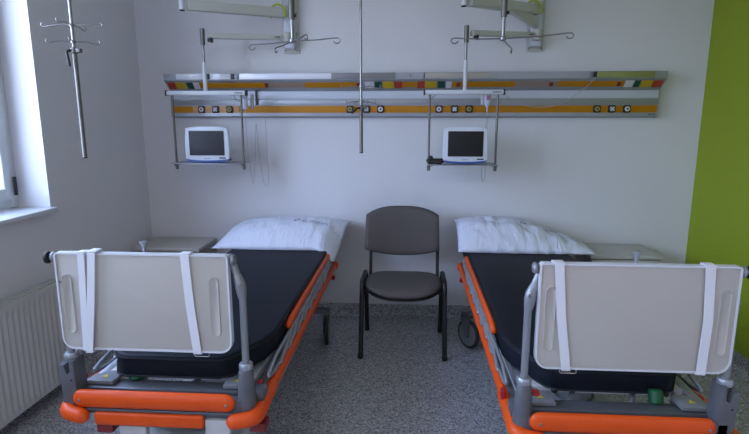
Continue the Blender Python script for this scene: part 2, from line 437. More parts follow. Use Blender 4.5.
# ------------------------------------------------------------------ chair
def chair():
    cx, cy = -.034, -.52
    t = thing('visitor_chair', 'taupe upholstered visitor chair with black tubular frame between the beds', 'chair', (cx, cy, 0))
    Y = lambda y: y-cy
    # seat pad: rounded outline, slightly crowned and dished
    def pad(outline, thick, crown, nr=10):
        b = nb(); n = len(outline); c = Vector((sum(p[0] for p in outline)/n, sum(p[1] for p in outline)/n))
        rings = []
        sc = [(.03, 1), (.3, 1), (.55, .98), (.75, .94), (.88, .84), (.96, .62), (1.0, .25), (1.0, -.2), (.97, -.6), (.93, -.8)]
        for s, h in sc:
            rings.append([b.verts.new((c.x+(p[0]-c.x)*s, c.y+(p[1]-c.y)*s, crown(c.x+(p[0]-c.x)*s, c.y+(p[1]-c.y)*s)+thick*h*.5)) for p in outline])
        for A, B in zip(rings, rings[1:]):
            for k in range(n): b.faces.new((A[k], A[(k+1) % n], B[(k+1) % n], B[k]))
        b.faces.new(rings[0]); b.faces.new(rings[-1][::-1])
        return b
    def outl(hw, y0, y1, pw=3.2, n=56, taper=.0):
        o = []
        for k in range(n):
            a = 2*PI*k/n; ca, sa = math.cos(a), math.sin(a)
            x = math.copysign(abs(ca)**(2/pw), ca)*hw; y = math.copysign(abs(sa)**(2/pw), sa)
            yy = (y0+y1)/2+y*(y1-y0)/2
            o.append((x*(1-taper*(y+1)/2), yy))
        return o
    seat_c = lambda x, y: .455-.012*math.cos(min(abs(x)/.24, 1)*PI*.5)+.0*y - .022*max(0, (-.17-y)/.09)**2
    obj('seat', pad(outl(.252, Y(-.775), Y(-.315), 2.9, taper=.05), .056, seat_c), M['uphol'], t, sharp=60)
    obj('seat_shell', pad([(x*.985, y*.985) for x, y in outl(.252, Y(-.775), Y(-.315), 2.9, taper=.05)], .014, lambda x, y: seat_c(x, y)-.030), M['chairblack'], t, sharp=60)
    # backrest: padded, wrapped round a vertical curve; pad() works flat then is stood up
    def stand(b, off):
        for v in b.verts:
            x, h, d = v.co.x, v.co.y, v.co.z
            yy = Y(-.315)+.075*(h-.58) - .55*x*x + off
            v.co = Vector((x-.014, yy-d, h+.003))
        return b
    def back_outline(grow=0):
        o = []
        n = 14
        hw = .258+grow
        top = .909+grow; side_t = .855; side_b = .615; bot = .572-grow
        for k in range(n+1):                       # bottom edge, left to right, sagging
            s = -1+2*k/n; o.append((s*(hw-.004), side_b-grow-(side_b-bot)*(1-abs(s)**2.2)))
        for k in range(1, 6): o.append((hw-.004+(-.006)*(k/5), side_b+(side_t-side_b)*k/6))
        for k in range(n+1):
            s = 1-2*k/n; ss = math.copysign(abs(s)**1.0, s)
            o.append((ss*(hw-.012), side_t+(top-side_t)*(1-abs(s)**3.0)))
        for k in range(1, 6): o.append((-hw+.010-(.006)*(k/5), side_t-(side_t-side_b)*k/6))
        return o
    obj('backrest', stand(pad(back_outline(), .045, lambda x, y: 0), 0), M['uphol'], t, sharp=60)
    obj('back_shell', stand(pad(back_outline(.003), .016, lambda x, y: -.020), 0), M['chairblack'], t, sharp=60)
    # frame
    for s in (-1, 1):
        x = s*.262
        b = nb()
        pts = fillet([(x*1.02, Y(-.735), .004), (x, Y(-.655), .487), (x, Y(-.365), .478), (x*1.0, Y(-.285), .004)], .055, 8)
        tube(b, pts, .0155, 14, sx=.8, up=(1, 0, 0))
        fr = obj('leg_frame', b, M['chairblack'], t)
        for y in (-.735, -.285):
            b = nb(); lathe(b, [(0, 0), (.016, 0), (.0175, .006), (.0175, .03), (.014, .034), (0, .034)], 16, Matrix.Translation((x*1.02 if y < -.5 else x, Y(y), .0005)))
            obj('foot_cap', b, M['black'], fr)
        b = nb()
        tube(b, fillet([(s*.232, Y(-.60), .406), (s*.232, Y(-.33), .406), (s*.232, Y(-.285), .66)], .04, 6), .011, 12, sx=.8, up=(1, 0, 0))
        obj('back_post', b, M['chairblack'], t)
    b = nb()
    for y in (-.62, -.40): tube(b, [(-.262, Y(y), .406), (.262, Y(y), .406)], .010, 10)
    for s in (-1, 1):
        for y in (-.62, -.40): tube(b, [(s*.258, Y(y), .40), (s*.262, Y(y), .478)], .009, 8)
    obj('cross_bar', b, M['chairblack'], t)
chair()

# ------------------------------------------------------------------ stretcher beds
def strip(b, pts, w, y0, y1):
    """flat band following (x,z) centres, between y0 and y1"""
    P = []
    L_ = [(x-w/2, z) for x, z in pts]; R_ = [(x+w/2, z) for x, z in pts]
    prism(b, L_+R_[::-1], 'y', y0, y1)

def stretcher(xc, yp, straps, px, pz0, pz1, label, side, swivel):
    """yp: plane of the foot panel, px: panel centre offset, pz0/pz1: panel bottom/top"""
    OY = -1.3
    t = thing('stretcher_bed', label, 'hospital bed', (xc, OY, 0), 'wheeled hospital stretchers')
    Y = lambda y: y-OY
    hw = .37
    # --- mattress
    b = nb(); m = .322
    out = [(-m, -.20), (m, -.20), (m, -1.85), (m-.022, -1.945), (m-.105, -2.095), (m-.145, -2.118), (-m+.145, -2.118), (-m+.105, -2.095), (-m+.022, -1.945), (-m, -1.85)]
    out = [(x, Y(y)) for x, y in out]
    prism(b, out, 'z', .562, .652, .012, 3)
    mt = obj('mattress', b, M['navy'], t)
    b = nb(); o2 = [(x*1.006, y*1.003) for x, y in out]
    for z in (.572, .640):
        tube(b, [(x, y, z) for x, y in o2], .0035, 6, closed=True)
    obj('piping', b, M['black_side'], mt)
    # --- deck: side members, cross slats
    b = nb()
    for s in (-1, 1): box(b, s*.285-.018, s*.285+.018, Y(-2.14), Y(-.22), .515, .559, .004)
    obj('deck_rail', b, M['silver'], t)
    for i, y in enumerate((-.4, -.75, -1.1, -1.45, -1.75, -2.03)):
        b = nb(); box(b, -.27, .27, Y(y)-.04, Y(y)+.04, .535, .558, .004)
        obj('deck_slat', b, M['cover_white'], t)
    b = nb(); box(b, -.355, .355, Y(yp)+.03, Y(yp)+.10, .505, .548, .006)
    obj('deck_end', b, M['slate'], t)
    # angled release struts below the mattress end
    for x in (-.15, .06, .2):
        b = nb(); tube(b, [(x, Y(yp)+.09, .53), (x+.05, Y(yp)+.20, .548)], .010, 8)
        obj('strut', b, M['lever'], t)
    b = nb(); disc(b, (-.148 if side > 0 else .145, Y(yp)+.105, .568), (0, .35, 1), .024, .05, .006, 20)
    obj('knob', b, M['greencap'], t, label='dark green knob')
    # release lever units with a sticker
    for s in (-1, 1):
        b = nb()
        prism(b, [(s*.205, Y(yp)+.045), (s*.31, Y(yp)+.045), (s*.300, Y(yp)+.095), (s*.25, Y(yp)+.13), (s*.20, Y(yp)+.12)], 'z', .550, .566, .004)
        lv = obj('release_lever', b, M['lever'], t)
        b = nb(); cxl, cyl = s*.250, Y(yp)+.080
        prism(b, [(cxl-.011, cyl-.008), (cxl+.011, cyl-.008), (cxl, cyl+.014)], 'z', .5655, .5675)
        obj('sticker', b, M['yellow'], lv, label='yellow triangular sticker')
        b = nb(); tube(b, fillet([(s*.19, Y(yp)+.13, .565), (s*.16, Y(yp)+.16, .57), (s*.20, Y(yp)+.22, .555)], .02), .011, 8, True)
        obj('grip', b, M['black'], lv)
    # --- foot bars
    y = Y(yp)-.028
    b = nb(); tube(b, [(-.275, y, .538), (.240, y, .538)], .033, 18, True, sx=.55, up=(0, 0, 1))
    ub = obj('upper_foot_bar', b, M['orange'], t)
    for s in (-1, 1):
        b = nb(); disc(b, (s*.262-.015, y-.018, .538), (0, 1, 0), .0055, .004, .001, 12)
        obj('screw', b, M['chrome'], ub)
    b = nb(); box(b, -.31, .31, y-.006, y+.03, .493, .503, .003)
    box(b, -.315, .315, y+.006, y+.034, .478, .548, .003)
    obj('foot_plate', b, M['slate'], t)
    b = nb(); box(b, -.235, .16, y-.012, y+.014, .440, .490, .010, 3)
    obj('lower_foot_bar', b, M['orange'], t)
    b = nb(); box(b, .16, .25, y, y+.03, .40, .47, .006)
    obj('cable_cover', b, M['cover_white'], t)
    b = nb(); box(b, -.16, -.06, y+.01, y+.04, .34, .43, .008)
    obj('hose_cover', b, M['cover_white'], t)
    # --- side bumpers with fat rounded foot corners
    for s in (-1, 1):
        X = s*(hw-.024)
        b = nb(); tube(b, [(X, Y(-.36), .497), (X, Y(-2.02), .497)], .024, 18, True, sx=.75, up=(0, 0, 1))
        sb = obj('side_bumper', b, M['orange'], t)
        b = nb(); box(b, X-s*.022-.012, X-s*.022+.012, Y(-2.1), Y(-.36), .478, .530, .003)
        obj('side_member', b, M['slate'], t)
        b = nb()
        tube(b, fillet([(X, Y(-2.03), .497), (X, Y(yp)-.03, .487), (s*(hw-.095), Y(yp)-.045, .480)], .07, 8),
             .028, 18, True, sx=.9)
        obj('corner_bumper', b, M['orange'], t)
        b = nb(); tube(b, fillet([(X, Y(-.36), .497), (X, Y(-.30), .497), (s*(hw-.15), Y(-.25), .497)], .06, 8), .026, 16, True)
        obj('corner_bumper', b, M['orange'], t)
        for yy in (-.9, -1.6):
            b = nb(); box(b, X-s*.10-.0, X-s*.02, Y(yy)-.02, Y(yy)+.02, .49, .515, .003) if s > 0 else box(b, X-s*.02, X-s*.10, Y(yy)-.02, Y(yy)+.02, .49, .515, .003)
            obj('bracket', b, M['slate'], t)
    b = nb(); box(b, -.32, .32, Y(-.285), Y(-.245), .47, .54, .006)
    obj('head_plate', b, M['slate'], t)
    # --- lowered side guards
    for s in (-1, 1):
        X = s*(hw-.037)
        b = nb(); tube(b, fillet([(X, Y(-.55), .617), (X, Y(-1.62), .612), (X, Y(-1.675), .603)], .03), .0185, 16, True, sx=.85, up=(0, 0, 1))
        hr = obj('side_guard', b, M['guard_orange'], t, label='orange handrail of the lowered side guard')
        b = nb(); X2 = s*(hw-.030)
        loop = fillet([(X2, Y(-.46), .585), (X2, Y(-1.95), .575), (X2+s*.002, Y(-2.06), .55), (X2+s*.002, Y(-1.97), .528), (X2, Y(-.46), .545), (X2, Y(-.46), .585)], .03, 5)
        tube(b, loop, .0075, 8)
        fr = obj('guard_frame', b, M['silver'], hr)
        for k in range(8):
            y0 = -.52-.155*k
            b = nb(); tube(b, fillet([(X+s*.002, Y(y0), .600), (X2+s*.004, Y(y0)-.07, .580), (X2+s*.008, Y(y0)-.29, .530)], .03, 4), .0085, 8, True)
            obj('guard_bar', b, M['silver'], fr)
        b = nb(); box(b, X2-.030, X2-.012, Y(-2.10), Y(-2.07), .515, .548, .003)
        obj('guard_latch', b, M['red'], hr, label='red latch')
    # --- foot posts and sockets
    for s in (-1, 1):
        X = s*.325+px*.6-(0 if s == side else s*.020)
        prx = px+s*.303                         # panel edge
        b = nb()
        pts = [(X, Y(yp)+.012, .64), (X, Y(yp)+.012, .90), (X-s*.006, Y(yp)+.012, .955), (X-s*.018, Y(yp)+.015, .99), (X-s*.033, Y(yp)+.02, 1.03), (X-s*.038, Y(yp)+.02, pz1-.012)]
        pts2 = []
        for i in range(len(pts)-1):
            for k in range(4):
                pts2.append(Vector(pts[i]).lerp(Vector(pts[i+1]), k/4))
        pts2.append(Vector(pts[-1]))
        rr = [.0122 if p.z < .90 else (.0122+.006*math.sin(min(1, (p.z-.90)/.09)*PI) if p.z < .99 else .0115) for p in pts2]
        tube(b, pts2, rr, 16, True)
        # pivot ring at the top
        disc(b, (prx+s*.010, Y(yp)+.008, pz1-.020), (1, 0, 0), .018, .014, .004, 24)
        po = obj('foot_post', b, M['post'], t)
        if s == side:
            b = nb(); disc(b, (prx+s*.018, Y(yp)+.004, pz1-.020), (1, 0, 0), .006, .004, .001, 14)
            obj('screw', b, M['chrome'], po)
        b = nb(); disc(b, (X, Y(yp)-.004, .955), (0, 1, 0), .006, .006, .001, 12)
        obj('screw', b, M['chrome'], po)
        if s == -side:
            b = nb(); disc(b, (prx+s*.028, Y(yp)+.004, pz1-.022), (1, 0, 0), .021, .014, .004, 24)
            obj('pivot_cap', b, M['black'], po)
        b = nb(); lathe(b, [(0, 0), (.022, 0), (.024, .004), (.024, .018), (.020, .024), (0, .024)], 20, Matrix.Translation((X, Y(yp)+.012, .648 if s == side else .668)))
        obj('collar', b, M['silver'], po)
        # small red / grey catches by the post
        if s == side == -1:
            b = nb(); box(b, X-s*.045-.012, X-s*.045+.012, Y(yp)+.02, Y(yp)+.05, .600, .612, .003)
            obj('catch', b, M['red'], po)
        b = nb()
        if s == side:                          # round socket
            lathe(b, [(0, 0), (.034, 0), (.034, .01), (.029, .10), (.025, .165), (.021, .172), (0, .172)], 24, Matrix.Translation((X, Y(yp)+.008, .478)))
            box(b, X-.036, X+.036, Y(yp)-.028, Y(yp)+.05, .474, .49, .004)
        else:                                  # wedge socket with a notch
            x0, x1 = X-.031, X+.031
            pl = [(x0+.006, .478), (x1-.002, .478), (x1-.006, .672), (x1-.022, .676), (x1-.024, .628), (X-.004, .622), (X-.012, .655), (x0, .66)]
            if s > 0: pl = [(2*X-a, c) for a, c in pl]
            prism(b, pl, 'y', Y(yp)-.022, Y(yp)+.045, .005)
        obj('post_socket', b, M['socket'], t)
        if s != side:
            b = nb(); disc(b, (X+.012, Y(yp)-.022, .60), (0, 1, 0), .004, .004, .001, 10)
            obj('screw', b, M['black'], t)
    # --- foot panel
    b = nb(); x0, x1 = px-.301, px+.301
    prism(b, rrect2(x0+.004, x1-.004, pz0+.004, pz1-.004, .009, .036), 'y', Y(yp)-.006, Y(yp)+.010, .002)
    fp = obj('foot_panel', b, M['panel'], t)
    b = nb()
    outer = rrect2(x0, x1, pz0, pz1, .012, .042); inner = rrect2(x0+.006, x1-.006, pz0+.006, pz1-.006, .007, .036)
    n = len(outer); V = []
    for yy in (Y(yp)-.011, Y(yp)+.014):
        V.append(([b.verts.new((x, yy, z)) for x, z in outer], [b.verts.new((x, yy, z)) for x, z in inner]))
    for k in range(n):
        j = (k+1) % n
        b.faces.new((V[0][0][k], V[0][0][j], V[0][1][j], V[0][1][k])); b.faces.new((V[1][0][k], V[1][1][k], V[1][1][j], V[1][0][j]))
        b.faces.new((V[0][0][k], V[1][0][k], V[1][0][j], V[0][0][j])); b.faces.new((V[0][1][k], V[0][1][j], V[1][1][j], V[1][1][k]))
    obj('rim', b, M['panel_rim'], fp)
    for s in (-1, 1):                          # oblong grip mouldings
        cxg = px+s*(.248 if (s > 0 and side > 0) else .263)
        b = nb()
        o1 = rrect(cxg-.018, cxg+.018, pz0+.06, pz1-.075, .0178); i1 = rrect(cxg-.011, cxg+.011, pz0+.067, pz1-.082, .0108)
        A = [b.verts.new((x, Y(yp)-.0062, z)) for x, z in o1]; B = [b.verts.new((x, Y(yp)-.0115, z)) for x, z in rrect(cxg-.0155, cxg+.0155, pz0+.0625, pz1-.0775, .015)]
        C_ = [b.verts.new((x, Y(yp)-.0068, z)) for x, z in i1]
        n = len(A)
        for k in range(n):
            j = (k+1) % n; b.faces.new((A[k], A[j], B[j], B[k])); b.faces.new((B[k], B[j], C_[j], C_[k]))
        b.faces.new(C_)
        obj('grip_moulding', b, M['panel'], fp, sharp=70)
    for q_, (xt, xm, xb, w) in enumerate(straps):
        b = nb(); e_ = .0045 if (len(straps) == 3 and q_ == 1) else 0
        strip(b, [(xt, pz1+.003), (xt*.5+xm*.5, (pz1*3+pz0)/4), (xm, (pz0+pz1)/2), (xb, pz0-.003)], w, Y(yp)-.0155-e_, Y(yp)-.0115-e_)
        box(b, xt-w/2-.003, xt+w/2+.003, Y(yp)-.016-e_, Y(yp)+.018+e_, pz1+.0005+e_, pz1+.0045+e_, .001)
        box(b, xb-w/2, xb+w/2, Y(yp)-.0155-e_, Y(yp)+.018+e_, pz0-.004-e_, pz0-.0005-e_, .001)
        strip(b, [(xt, pz1+.003), (xb, pz0-.003)], w, Y(yp)+.015+e_, Y(yp)+.018+e_)
        obj('strap', b, M['strap'], t, label='white webbing strap round the foot panel')
    # wire loop below one strap
    xw = straps[-1 if side > 0 else 0][2]+.01
    b = nb(); tube(b, fillet([(xw-.026, Y(yp), pz0+.004), (xw-.026, Y(yp)-.004, pz0-.016), (xw+.026, Y(yp)-.004, pz0-.016), (xw+.026, Y(yp), pz0+.004)], .005, 4), .002, 8)
    obj('wire_loop', b, M['chrome'], t)
    # chromed clamp knob at the middle of the top edge
    b = nb(); lathe(b, [(0, 0), (.006, 0), (.006, .016), (.0075, .024), (.0125, .038), (.0125, .041), (0, .041)], 18, Matrix.Translation((px, Y(yp)+.024, pz1-.006)))
    box(b, px-.007, px+.007, Y(yp)+.012, Y(yp)+.036, pz1-.04, pz1-.004, .002)
    obj('clamp_knob', b, M['silver'], t)
    # --- undercarriage
    b = nb(); box(b, -.22, .22, Y(-2.02), Y(-.55), .17, .27, .03, 4)
    base = obj('base_cover', b, M['cover_white'], t)
    for yy in (-.85, -1.75):
        b = nb()
        for k, (r0, z0, z1) in enumerate(((.085, .25, .36), (.07, .35, .44), (.055, .43, .52))):
            lathe(b, [(0, z0), (r0, z0), (r0, z1-.005), (r0-.005, z1), (0, z1)], 24, Matrix.Translation((0, Y(yy), 0)))
        obj('lifting_column', b, M['silver'], t)
    b = nb(); box(b, -.27, .27, Y(-1.95), Y(-.55), .475, .515, .006)
    obj('upper_chassis', b, M['slate'], t)
    for yy in (-.52, -2.05):
        b = nb(); box(b, -.305, .305, Y(yy)-.025, Y(yy)+.025, .212, .25, .008)
        obj('axle_beam', b, M['slate'], t)
    for sx in (-1, 1):
        for yy in (-.52, -2.05):
            piv = Matrix.Translation((sx*.315, Y(yy), 0)) @ Matrix.Rotation(math.radians(swivel if sx == side else 8), 4, 'Z')
            def put(b): bmesh.ops.transform(b, matrix=piv, verts=b.verts); return b
            wr = .100
            b = nb(); disc(b, (0, -.02, wr), (1, 0, 0), wr-.016, .030, .008, 36)
            wheel = obj('castor', put(b), M['hubgrey'], t)
            b = nb()
            ring = [(0, -.02+(wr-.0145)*math.cos(2*PI*k/36), wr+(wr-.0145)*math.sin(2*PI*k/36)) for k in range(36)]
            tube(b, ring, .014, 10, closed=True, up=(1, 0, 0)); obj('tyre', put(b), M['rubber'], wheel)
            b = nb(); prism(b, [(-.045, .205), (-.04, .08), (0, .08), (.035, .205), (.03, .24), (-.03, .24)], 'x', -.024, -.017, .002)
            box(b, -.024, .024, -.035, .035, .203, .24, .006)
            obj('fork', put(b), M['socket'], wheel)
    # pedals
    for sx, yy, mm in ((-.215, yp+.0, 'darkred'), (.33, yp+.04, 'darkred')):
        b = nb(); box(b, sx-.03, sx+.03, Y(yy)-.015, Y(yy)+.045, .395, .43, .006)
        box(b, sx-.008, sx+.008, Y(yy)+.02, Y(yy)+.04, .42, .48, .002)
        obj('pedal', b, M[mm], t, label='dark red pedal')
    for sx in (-1, 1):
        b = nb(); disc(b, (sx*.350, Y(-.44), .44), (1, 0, 0), .016, .026, .004, 18)
        tube(b, [(sx*.345, Y(-.44), .44), (sx*.27, Y(-.44), .44), (sx*.27, Y(-.44), .50)], .008, 8)
        obj('release_knob', b, M['red'], t, label='red round knob')
    b = nb(); tube(b, [(-.20, Y(-1.95), .36), (.20, Y(-1.95), .36)], .012, 10); box(b, -.2, -.18, Y(-1.96), Y(-1.94), .25, .37); box(b, .18, .2, Y(-1.96), Y(-1.94), .25, .37)
    obj('pedal_linkage', b, M['steel_dark'], t)
    return t

stretcher(-.865, -2.20, [(-.235, -.243, -.250, .023), (-.195, -.214, -.238, .026), (.122, .130, .146, .029)], -.034, .713, 1.060,
          'orange and grey wheeled stretcher beside the radiator, three white straps round its foot panel', 1, 5)
stretcher(.705, -2.24, [(-.242, -.225, -.200, .028), (.207, .218, .214, .028)], .003, .714, 1.064,
          'orange and grey wheeled stretcher beside the green wall, two white straps round its foot panel', -1, 36)

# ------------------------------------------------------------------ pillows
def pillow(name, label, xs, shape, m, seed, fold):
    """xs: (x0,x1); shape(u,v) -> (dx, dy, z_top, z_bot). v: 0 front .. 1 back."""
    b = nb(); NU, NV = 64, 40
    uvl = b.loops.layers.uv.new('UVMap')
    top = []; bot = []; UV = {}
    for j in range(NV+1):
        rt = []; rb = []
        for i in range(NU+1):
            u, v = i/NU, j/NV
            x, y, zt, zb = shape(u, v)
            e = (1-abs(2*u-1)**5)*(1-abs(2*v-1)**4)
            w = .010*noise.noise(Vector((x*9+seed, y*14, 3)))+.006*noise.noise(Vector((x*26+seed, y*9+x*6, 7)))
            # gathered folds running up from the front edge
            f = fold*(math.sin(x*55+5*noise.noise(Vector((x*4+seed, y*6, 1))))*.7+.6*noise.noise(Vector((x*30+y*22, y*7, seed))))*max(0, 1-v*1.25)*(1-abs(2*u-1)**6)*min(1, v*8+.5)
            p = b.verts.new((x, y+(f*.6 if v < .5 else 0), zt+(w+f)*e)); rt.append(p); UV[p] = (u, v)
            edge = i in (0, NU) or j in (0, NV)
            if edge: rb.append(p)
            else:
                q = b.verts.new((x, y, zb)); rb.append(q); UV[q] = (u, -.2)
        top.append(rt); bot.append(rb)
    for j in range(NV):
        for i in range(NU):
            b.faces.new((top[j][i], top[j][i+1], top[j+1][i+1], top[j+1][i]))
            q = (bot[j][i], bot[j+1][i], bot[j+1][i+1], bot[j][i+1])
            try: b.faces.new(q)
            except ValueError: pass
    for f in b.faces:
        for l in f.loops: l[uvl].uv = UV[l.vert]
    o = obj(name, b, m, sharp=180)
    tag(o, label, 'pillow', 'pillows at the heads of the stretchers')
    return o

def ss(a, b, t):
    t = max(0, min(1, (t-a)/(b-a))); return t*t*(3-2*t)
def shape_left(u, v):
    x0 = -1.325+.14*v; x1 = -.490+.070*v
    x = x0+(x1-x0)*u
    yf = -.535-.02*math.sin(u*PI)-.03*ss(.8, 1, u); yb = -.05
    y = yf+(yb-yf)*v
    prof = (1-abs(2*v-1)**2.2)**.75
    pu = (1-abs(2*u-1)**3.0)**.6
    back = ss(0, .8, v)
    base = .656+.105*back
    h = .150*(1-.58*back)
    k = ss(.86, 1.0, u)*(1-ss(.10, .75, v))
    zt = base+h*prof*pu-.070*k
    zb = base-.10*back*prof*pu-.070*k
    return x, y, zt, max(zb, .656) if k <= 0 else max(zb, .656-.10*k)
def shape_right(u, v):
    x0 = .318+.012*math.sin(v*PI); x1 = 1.200-.06*v
    x = x0+(x1-x0)*u
    yf = -.525-.015*math.sin(u*PI); yb = -.06
    y = yf+(yb-yf)*v
    prof = (1-abs(2*v-1)**2.3)**.70
    pu = (1-abs(2*u-1)**4.5)**.5
    slope = 1-.80*ss(.40, 1.0, u)
    back = ss(0, .8, v)
    base = .656+.125*back*slope
    h = .150*(1-.58*back)*(.42+.58*slope)
    zt = base+h*prof*pu
    zb = base-.10*back*prof*pu*slope
    return x, y, zt, max(zb, .656)
pillow('pillow', 'white pillow with blue ring emblem, its corner drooping over the orange rail', None, shape_left, pillow_mat('white pillow cotton with emblem', .60), 2.0, .006)
pillow('pillow', 'white creased pillow on the right stretcher, higher on its left side', None, shape_right, pillow_mat('white creased pillow cotton', .52), 9.0, .015)

# ------------------------------------------------------------------ head-wall supply rail
def supply_rail():
    t = thing('medical_supply_rail', 'long grey supply rail with amber strips and gas outlets across the back wall', 'medical rail', (-.02, 0, 1.5))
    ox, oz = -.02, 1.5
    X0, X1 = -1.742, 1.692             # lower panel ends
    # lower channel
    def seg(name, x0, x1, y, z0, z1, m, d=.004, bev=.0008, parent=None, label=None):
        b = nb(); box(b, x0-ox, x1-ox, y-d, y, z0-oz, z1-oz, bev)
        return obj(name, b, m, parent or t, label=label)
    b = nb(); prism(b, [(-.001, 1.515-oz), (-.052, 1.521-oz), (-.060, 1.527-oz), (-.060, 1.704-oz), (-.001, 1.704-oz)], 'x', X0-ox, X1-ox, .0)
    low = obj('lower_channel', b, M['alu'], t)
    seg('channel_cover', X0+.004, X1-.004, -.060, 1.648, 1.699, M['alu_white'], .003, parent=low)
    seg('lower_strip', X0+.004, X1-.004, -.060, 1.5505, 1.598, M['strip'], .003, parent=low)
    seg('equipment_rail', X0+.004, X1-.004, -.060, 1.604, 1.640, M['alu'], .005, .002, parent=low)
    # upper channel: slanted face leaning out over the lower one
    z0, z1, z2 = 1.703, 1.775, 1.821
    ya, yb2 = -.062, -.135
    b = nb()
    secs = [(-.001, z0), (ya, z0), (yb2, z1), (yb2, z2), (-.001, z2)]
    L0 = [b.verts.new((X0-ox-.0-((-y-.06)*.15 if y < -.05 else 0), y, z-oz)) for y, z in secs]
    R0 = [b.verts.new((X1-ox+((-y-.06)*.17 if y < -.05 else 0), y, z-oz)) for y, z in secs]
    b.faces.new(L0); b.faces.new(R0[::-1])
    for k in range(5): b.faces.new((L0[k], L0[(k+1) % 5], R0[(k+1) % 5], R0[k]))
    up = obj('upper_channel', b, M['alu'], t)
    # pieces lying on the slanted face
    s_dir = Vector((0, yb2-ya, z1-z0)); nrm = Vector((0, -(z1-z0), (yb2-ya))).normalized()
    def slant(name, x0, x1, a, c, m, off=.002, par=None, label=None, parent=None, th=.002):
        b = nb()
        P = []
        for (x, q) in ((x0, a), (x1, a), (x1, c), (x0, c)):
            base = Vector((x-ox, ya, z0-oz))+s_dir*q
            P.append(base)
        lo = [b.verts.new(p+nrm*.0002) for p in P]; hi = [b.verts.new(p+nrm*(off+th)) for p in P]
        b.faces.new(lo[::-1]); b.faces.new(hi)
        for k in range(4): b.faces.new((lo[k], lo[(k+1) % 4], hi[(k+1) % 4], hi[k]))
        return obj(name, b, m, parent or up, label=label)
    amber = [(-1.505, -1.025), (-.746, -.374), (-.063, .045), (.282, .712), (1.001, 1.439)]
    for a, c in amber: slant('upper_strip', a, c, .33, .76, M['strip'])
    for a, c in ((-1.011, -.746), (.712, 1.001)): slant('strip_insert', a, c, .34, .76, M['strip_brown'], .001)
    marks = [('mark_red', -1.736, -1.681), ('mark_yellow', -1.677, -1.604), ('mark_green', -1.596, -1.552), ('mark_white', -1.549, -1.508),
             ('mark_white', -.322, -.258), ('mark_green', -.251, -.206), ('mark_yellow', -.199, -.119), ('mark_red', -.112, -.063),
             ('mark_red', .045, .093), ('mark_yellow', .096, .179), ('mark_green', .186, .234), ('mark_white', .241, .279),
             ('mark_white', 1.442, 1.498), ('mark_green', 1.504, 1.54), ('mark_yellow', 1.547, 1.622), ('mark_red', 1.625, 1.687)]
    nm = {'mark_red': 'red gas marking', 'mark_yellow': 'yellow gas marking', 'mark_green': 'dark green gas marking', 'mark_white': 'white gas marking'}
    for k, a, c in marks: slant('gas_marking', a, c, .27, .80, M[k], .003, label=nm[k])
    for p in (-1.02, -.367, .324, .954, 1.402):
        slant('indicator', p-.012, p+.012, .40, .70, M['darkred'], .006, label='dark red indicator')
    # front lip: lamp diffusers, window and wall reflections painted into white and olive
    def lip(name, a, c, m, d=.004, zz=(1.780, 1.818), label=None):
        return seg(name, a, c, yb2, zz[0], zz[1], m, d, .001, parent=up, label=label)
    for a, c, m, l in ((-1.659, -1.442, 'diffuser', 'diffuser with painted window reflection'), (-1.413, -1.266, 'diffuser', 'diffuser with painted window reflection'), (-1.205, -.554, 'diffuser', 'diffuser with painted window reflection'), (-.547, -.114, 'diffuser_grey', 'grey diffuser'),
                    (.094, .528, 'diffuser_beige', 'beige grey diffuser'), (1.243, 1.619, 'diffuser_wall_refl', 'diffuser with painted green wall reflection')):
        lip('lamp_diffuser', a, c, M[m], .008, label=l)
    for a, c in ((-1.438, -1.42), (-1.262, -1.237), (.086, .0925), (1.219, 1.240)): lip('end_clip', a, c, M['black'], .010)
    for a, c in ((-1.235, -1.208), (1.194, 1.217)): lip('switch_box', a, c, M['alu_dark'], .012)
    b = nb(); disc(b, (-.005-ox, yb2-.005, 1.799-oz), (0, 1, 0), .009, .012, .002, 18); obj('round_button', b, M['chrome'], up)
    # end caps
    for x, d in ((X0-.006, 1), (X1, -1)):
        b = nb(); prism(b, [(-.001, 1.513-oz), (-.062, 1.519-oz), (-.064, 1.711-oz), (-.001, 1.711-oz)], 'x', x-ox, x-ox+.006, .001)
        obj('end_cap', b, M['alu'], t)
    # outlets in the lower strip
    outlets = [(-1.516, 'w'), (-1.412, 'x'), (-1.308, 'y'), (-.432, 'y'), (-.314, 'x'), (-.214, 'w'), (.198, 'w'), (.307, 'x'), (.408, 'y'), (1.283, 'y'), (1.383, 'x'), (1.484, 'w')]
    for a, c in ((-1.584, -1.242), ): seg('peach_plate', a, c, -.063, 1.551, 1.5975, M['peach'], .002, parent=low)
    for p, k in outlets:
        x = p-ox
        b = nb(); prism(b, [(x-.018, 1.600-oz), (x+.018, 1.600-oz), (x+.025, 1.593-oz), (x+.025, 1.556-oz), (x+.018, 1.549-oz), (x-.018, 1.549-oz), (x-.025, 1.556-oz), (x-.025, 1.593-oz)], 'y', -.0745, -.060, .002)
        o = obj('gas_outlet', b, M['black'], t)
        b = nb(); disc(b, (x, -.078, 1.5745-oz), (0, 1, 0), .0175, .008, .002, 24)
        obj('outlet_face', b, {'w': M['mark_white'], 'x': M['alu_dark'], 'y': mat('dull yellow outlet face', (.30, .27, .06, 1), .5)}[k], o)
        b = nb()
        disc(b, (x, -.083, 1.5745-oz), (0, 1, 0), .006, .006, .001, 14)
        if k == 'x':
            for a in (45, 135):
                mt = Matrix.Translation((x, -.083, 1.5745-oz)) @ Matrix.Rotation(math.radians(a), 4, 'Y')
                box(b, -.018, .018, -.002, .002, -.004, .004, mtx=mt)
        obj('outlet_socket', b, M['black'] if k != 'x' else M['mark_white'], o)
    # maker's plate, lower right
    b = nb(); xx = 1.654-ox
    for k in range(6): box(b, xx-.022+k*.008, xx-.017+k*.008, -.0615, -.0595, 1.534-oz, 1.541-oz)
    obj('maker_plate', b, M['print'], t, label='small dark lettering')
supply_rail()

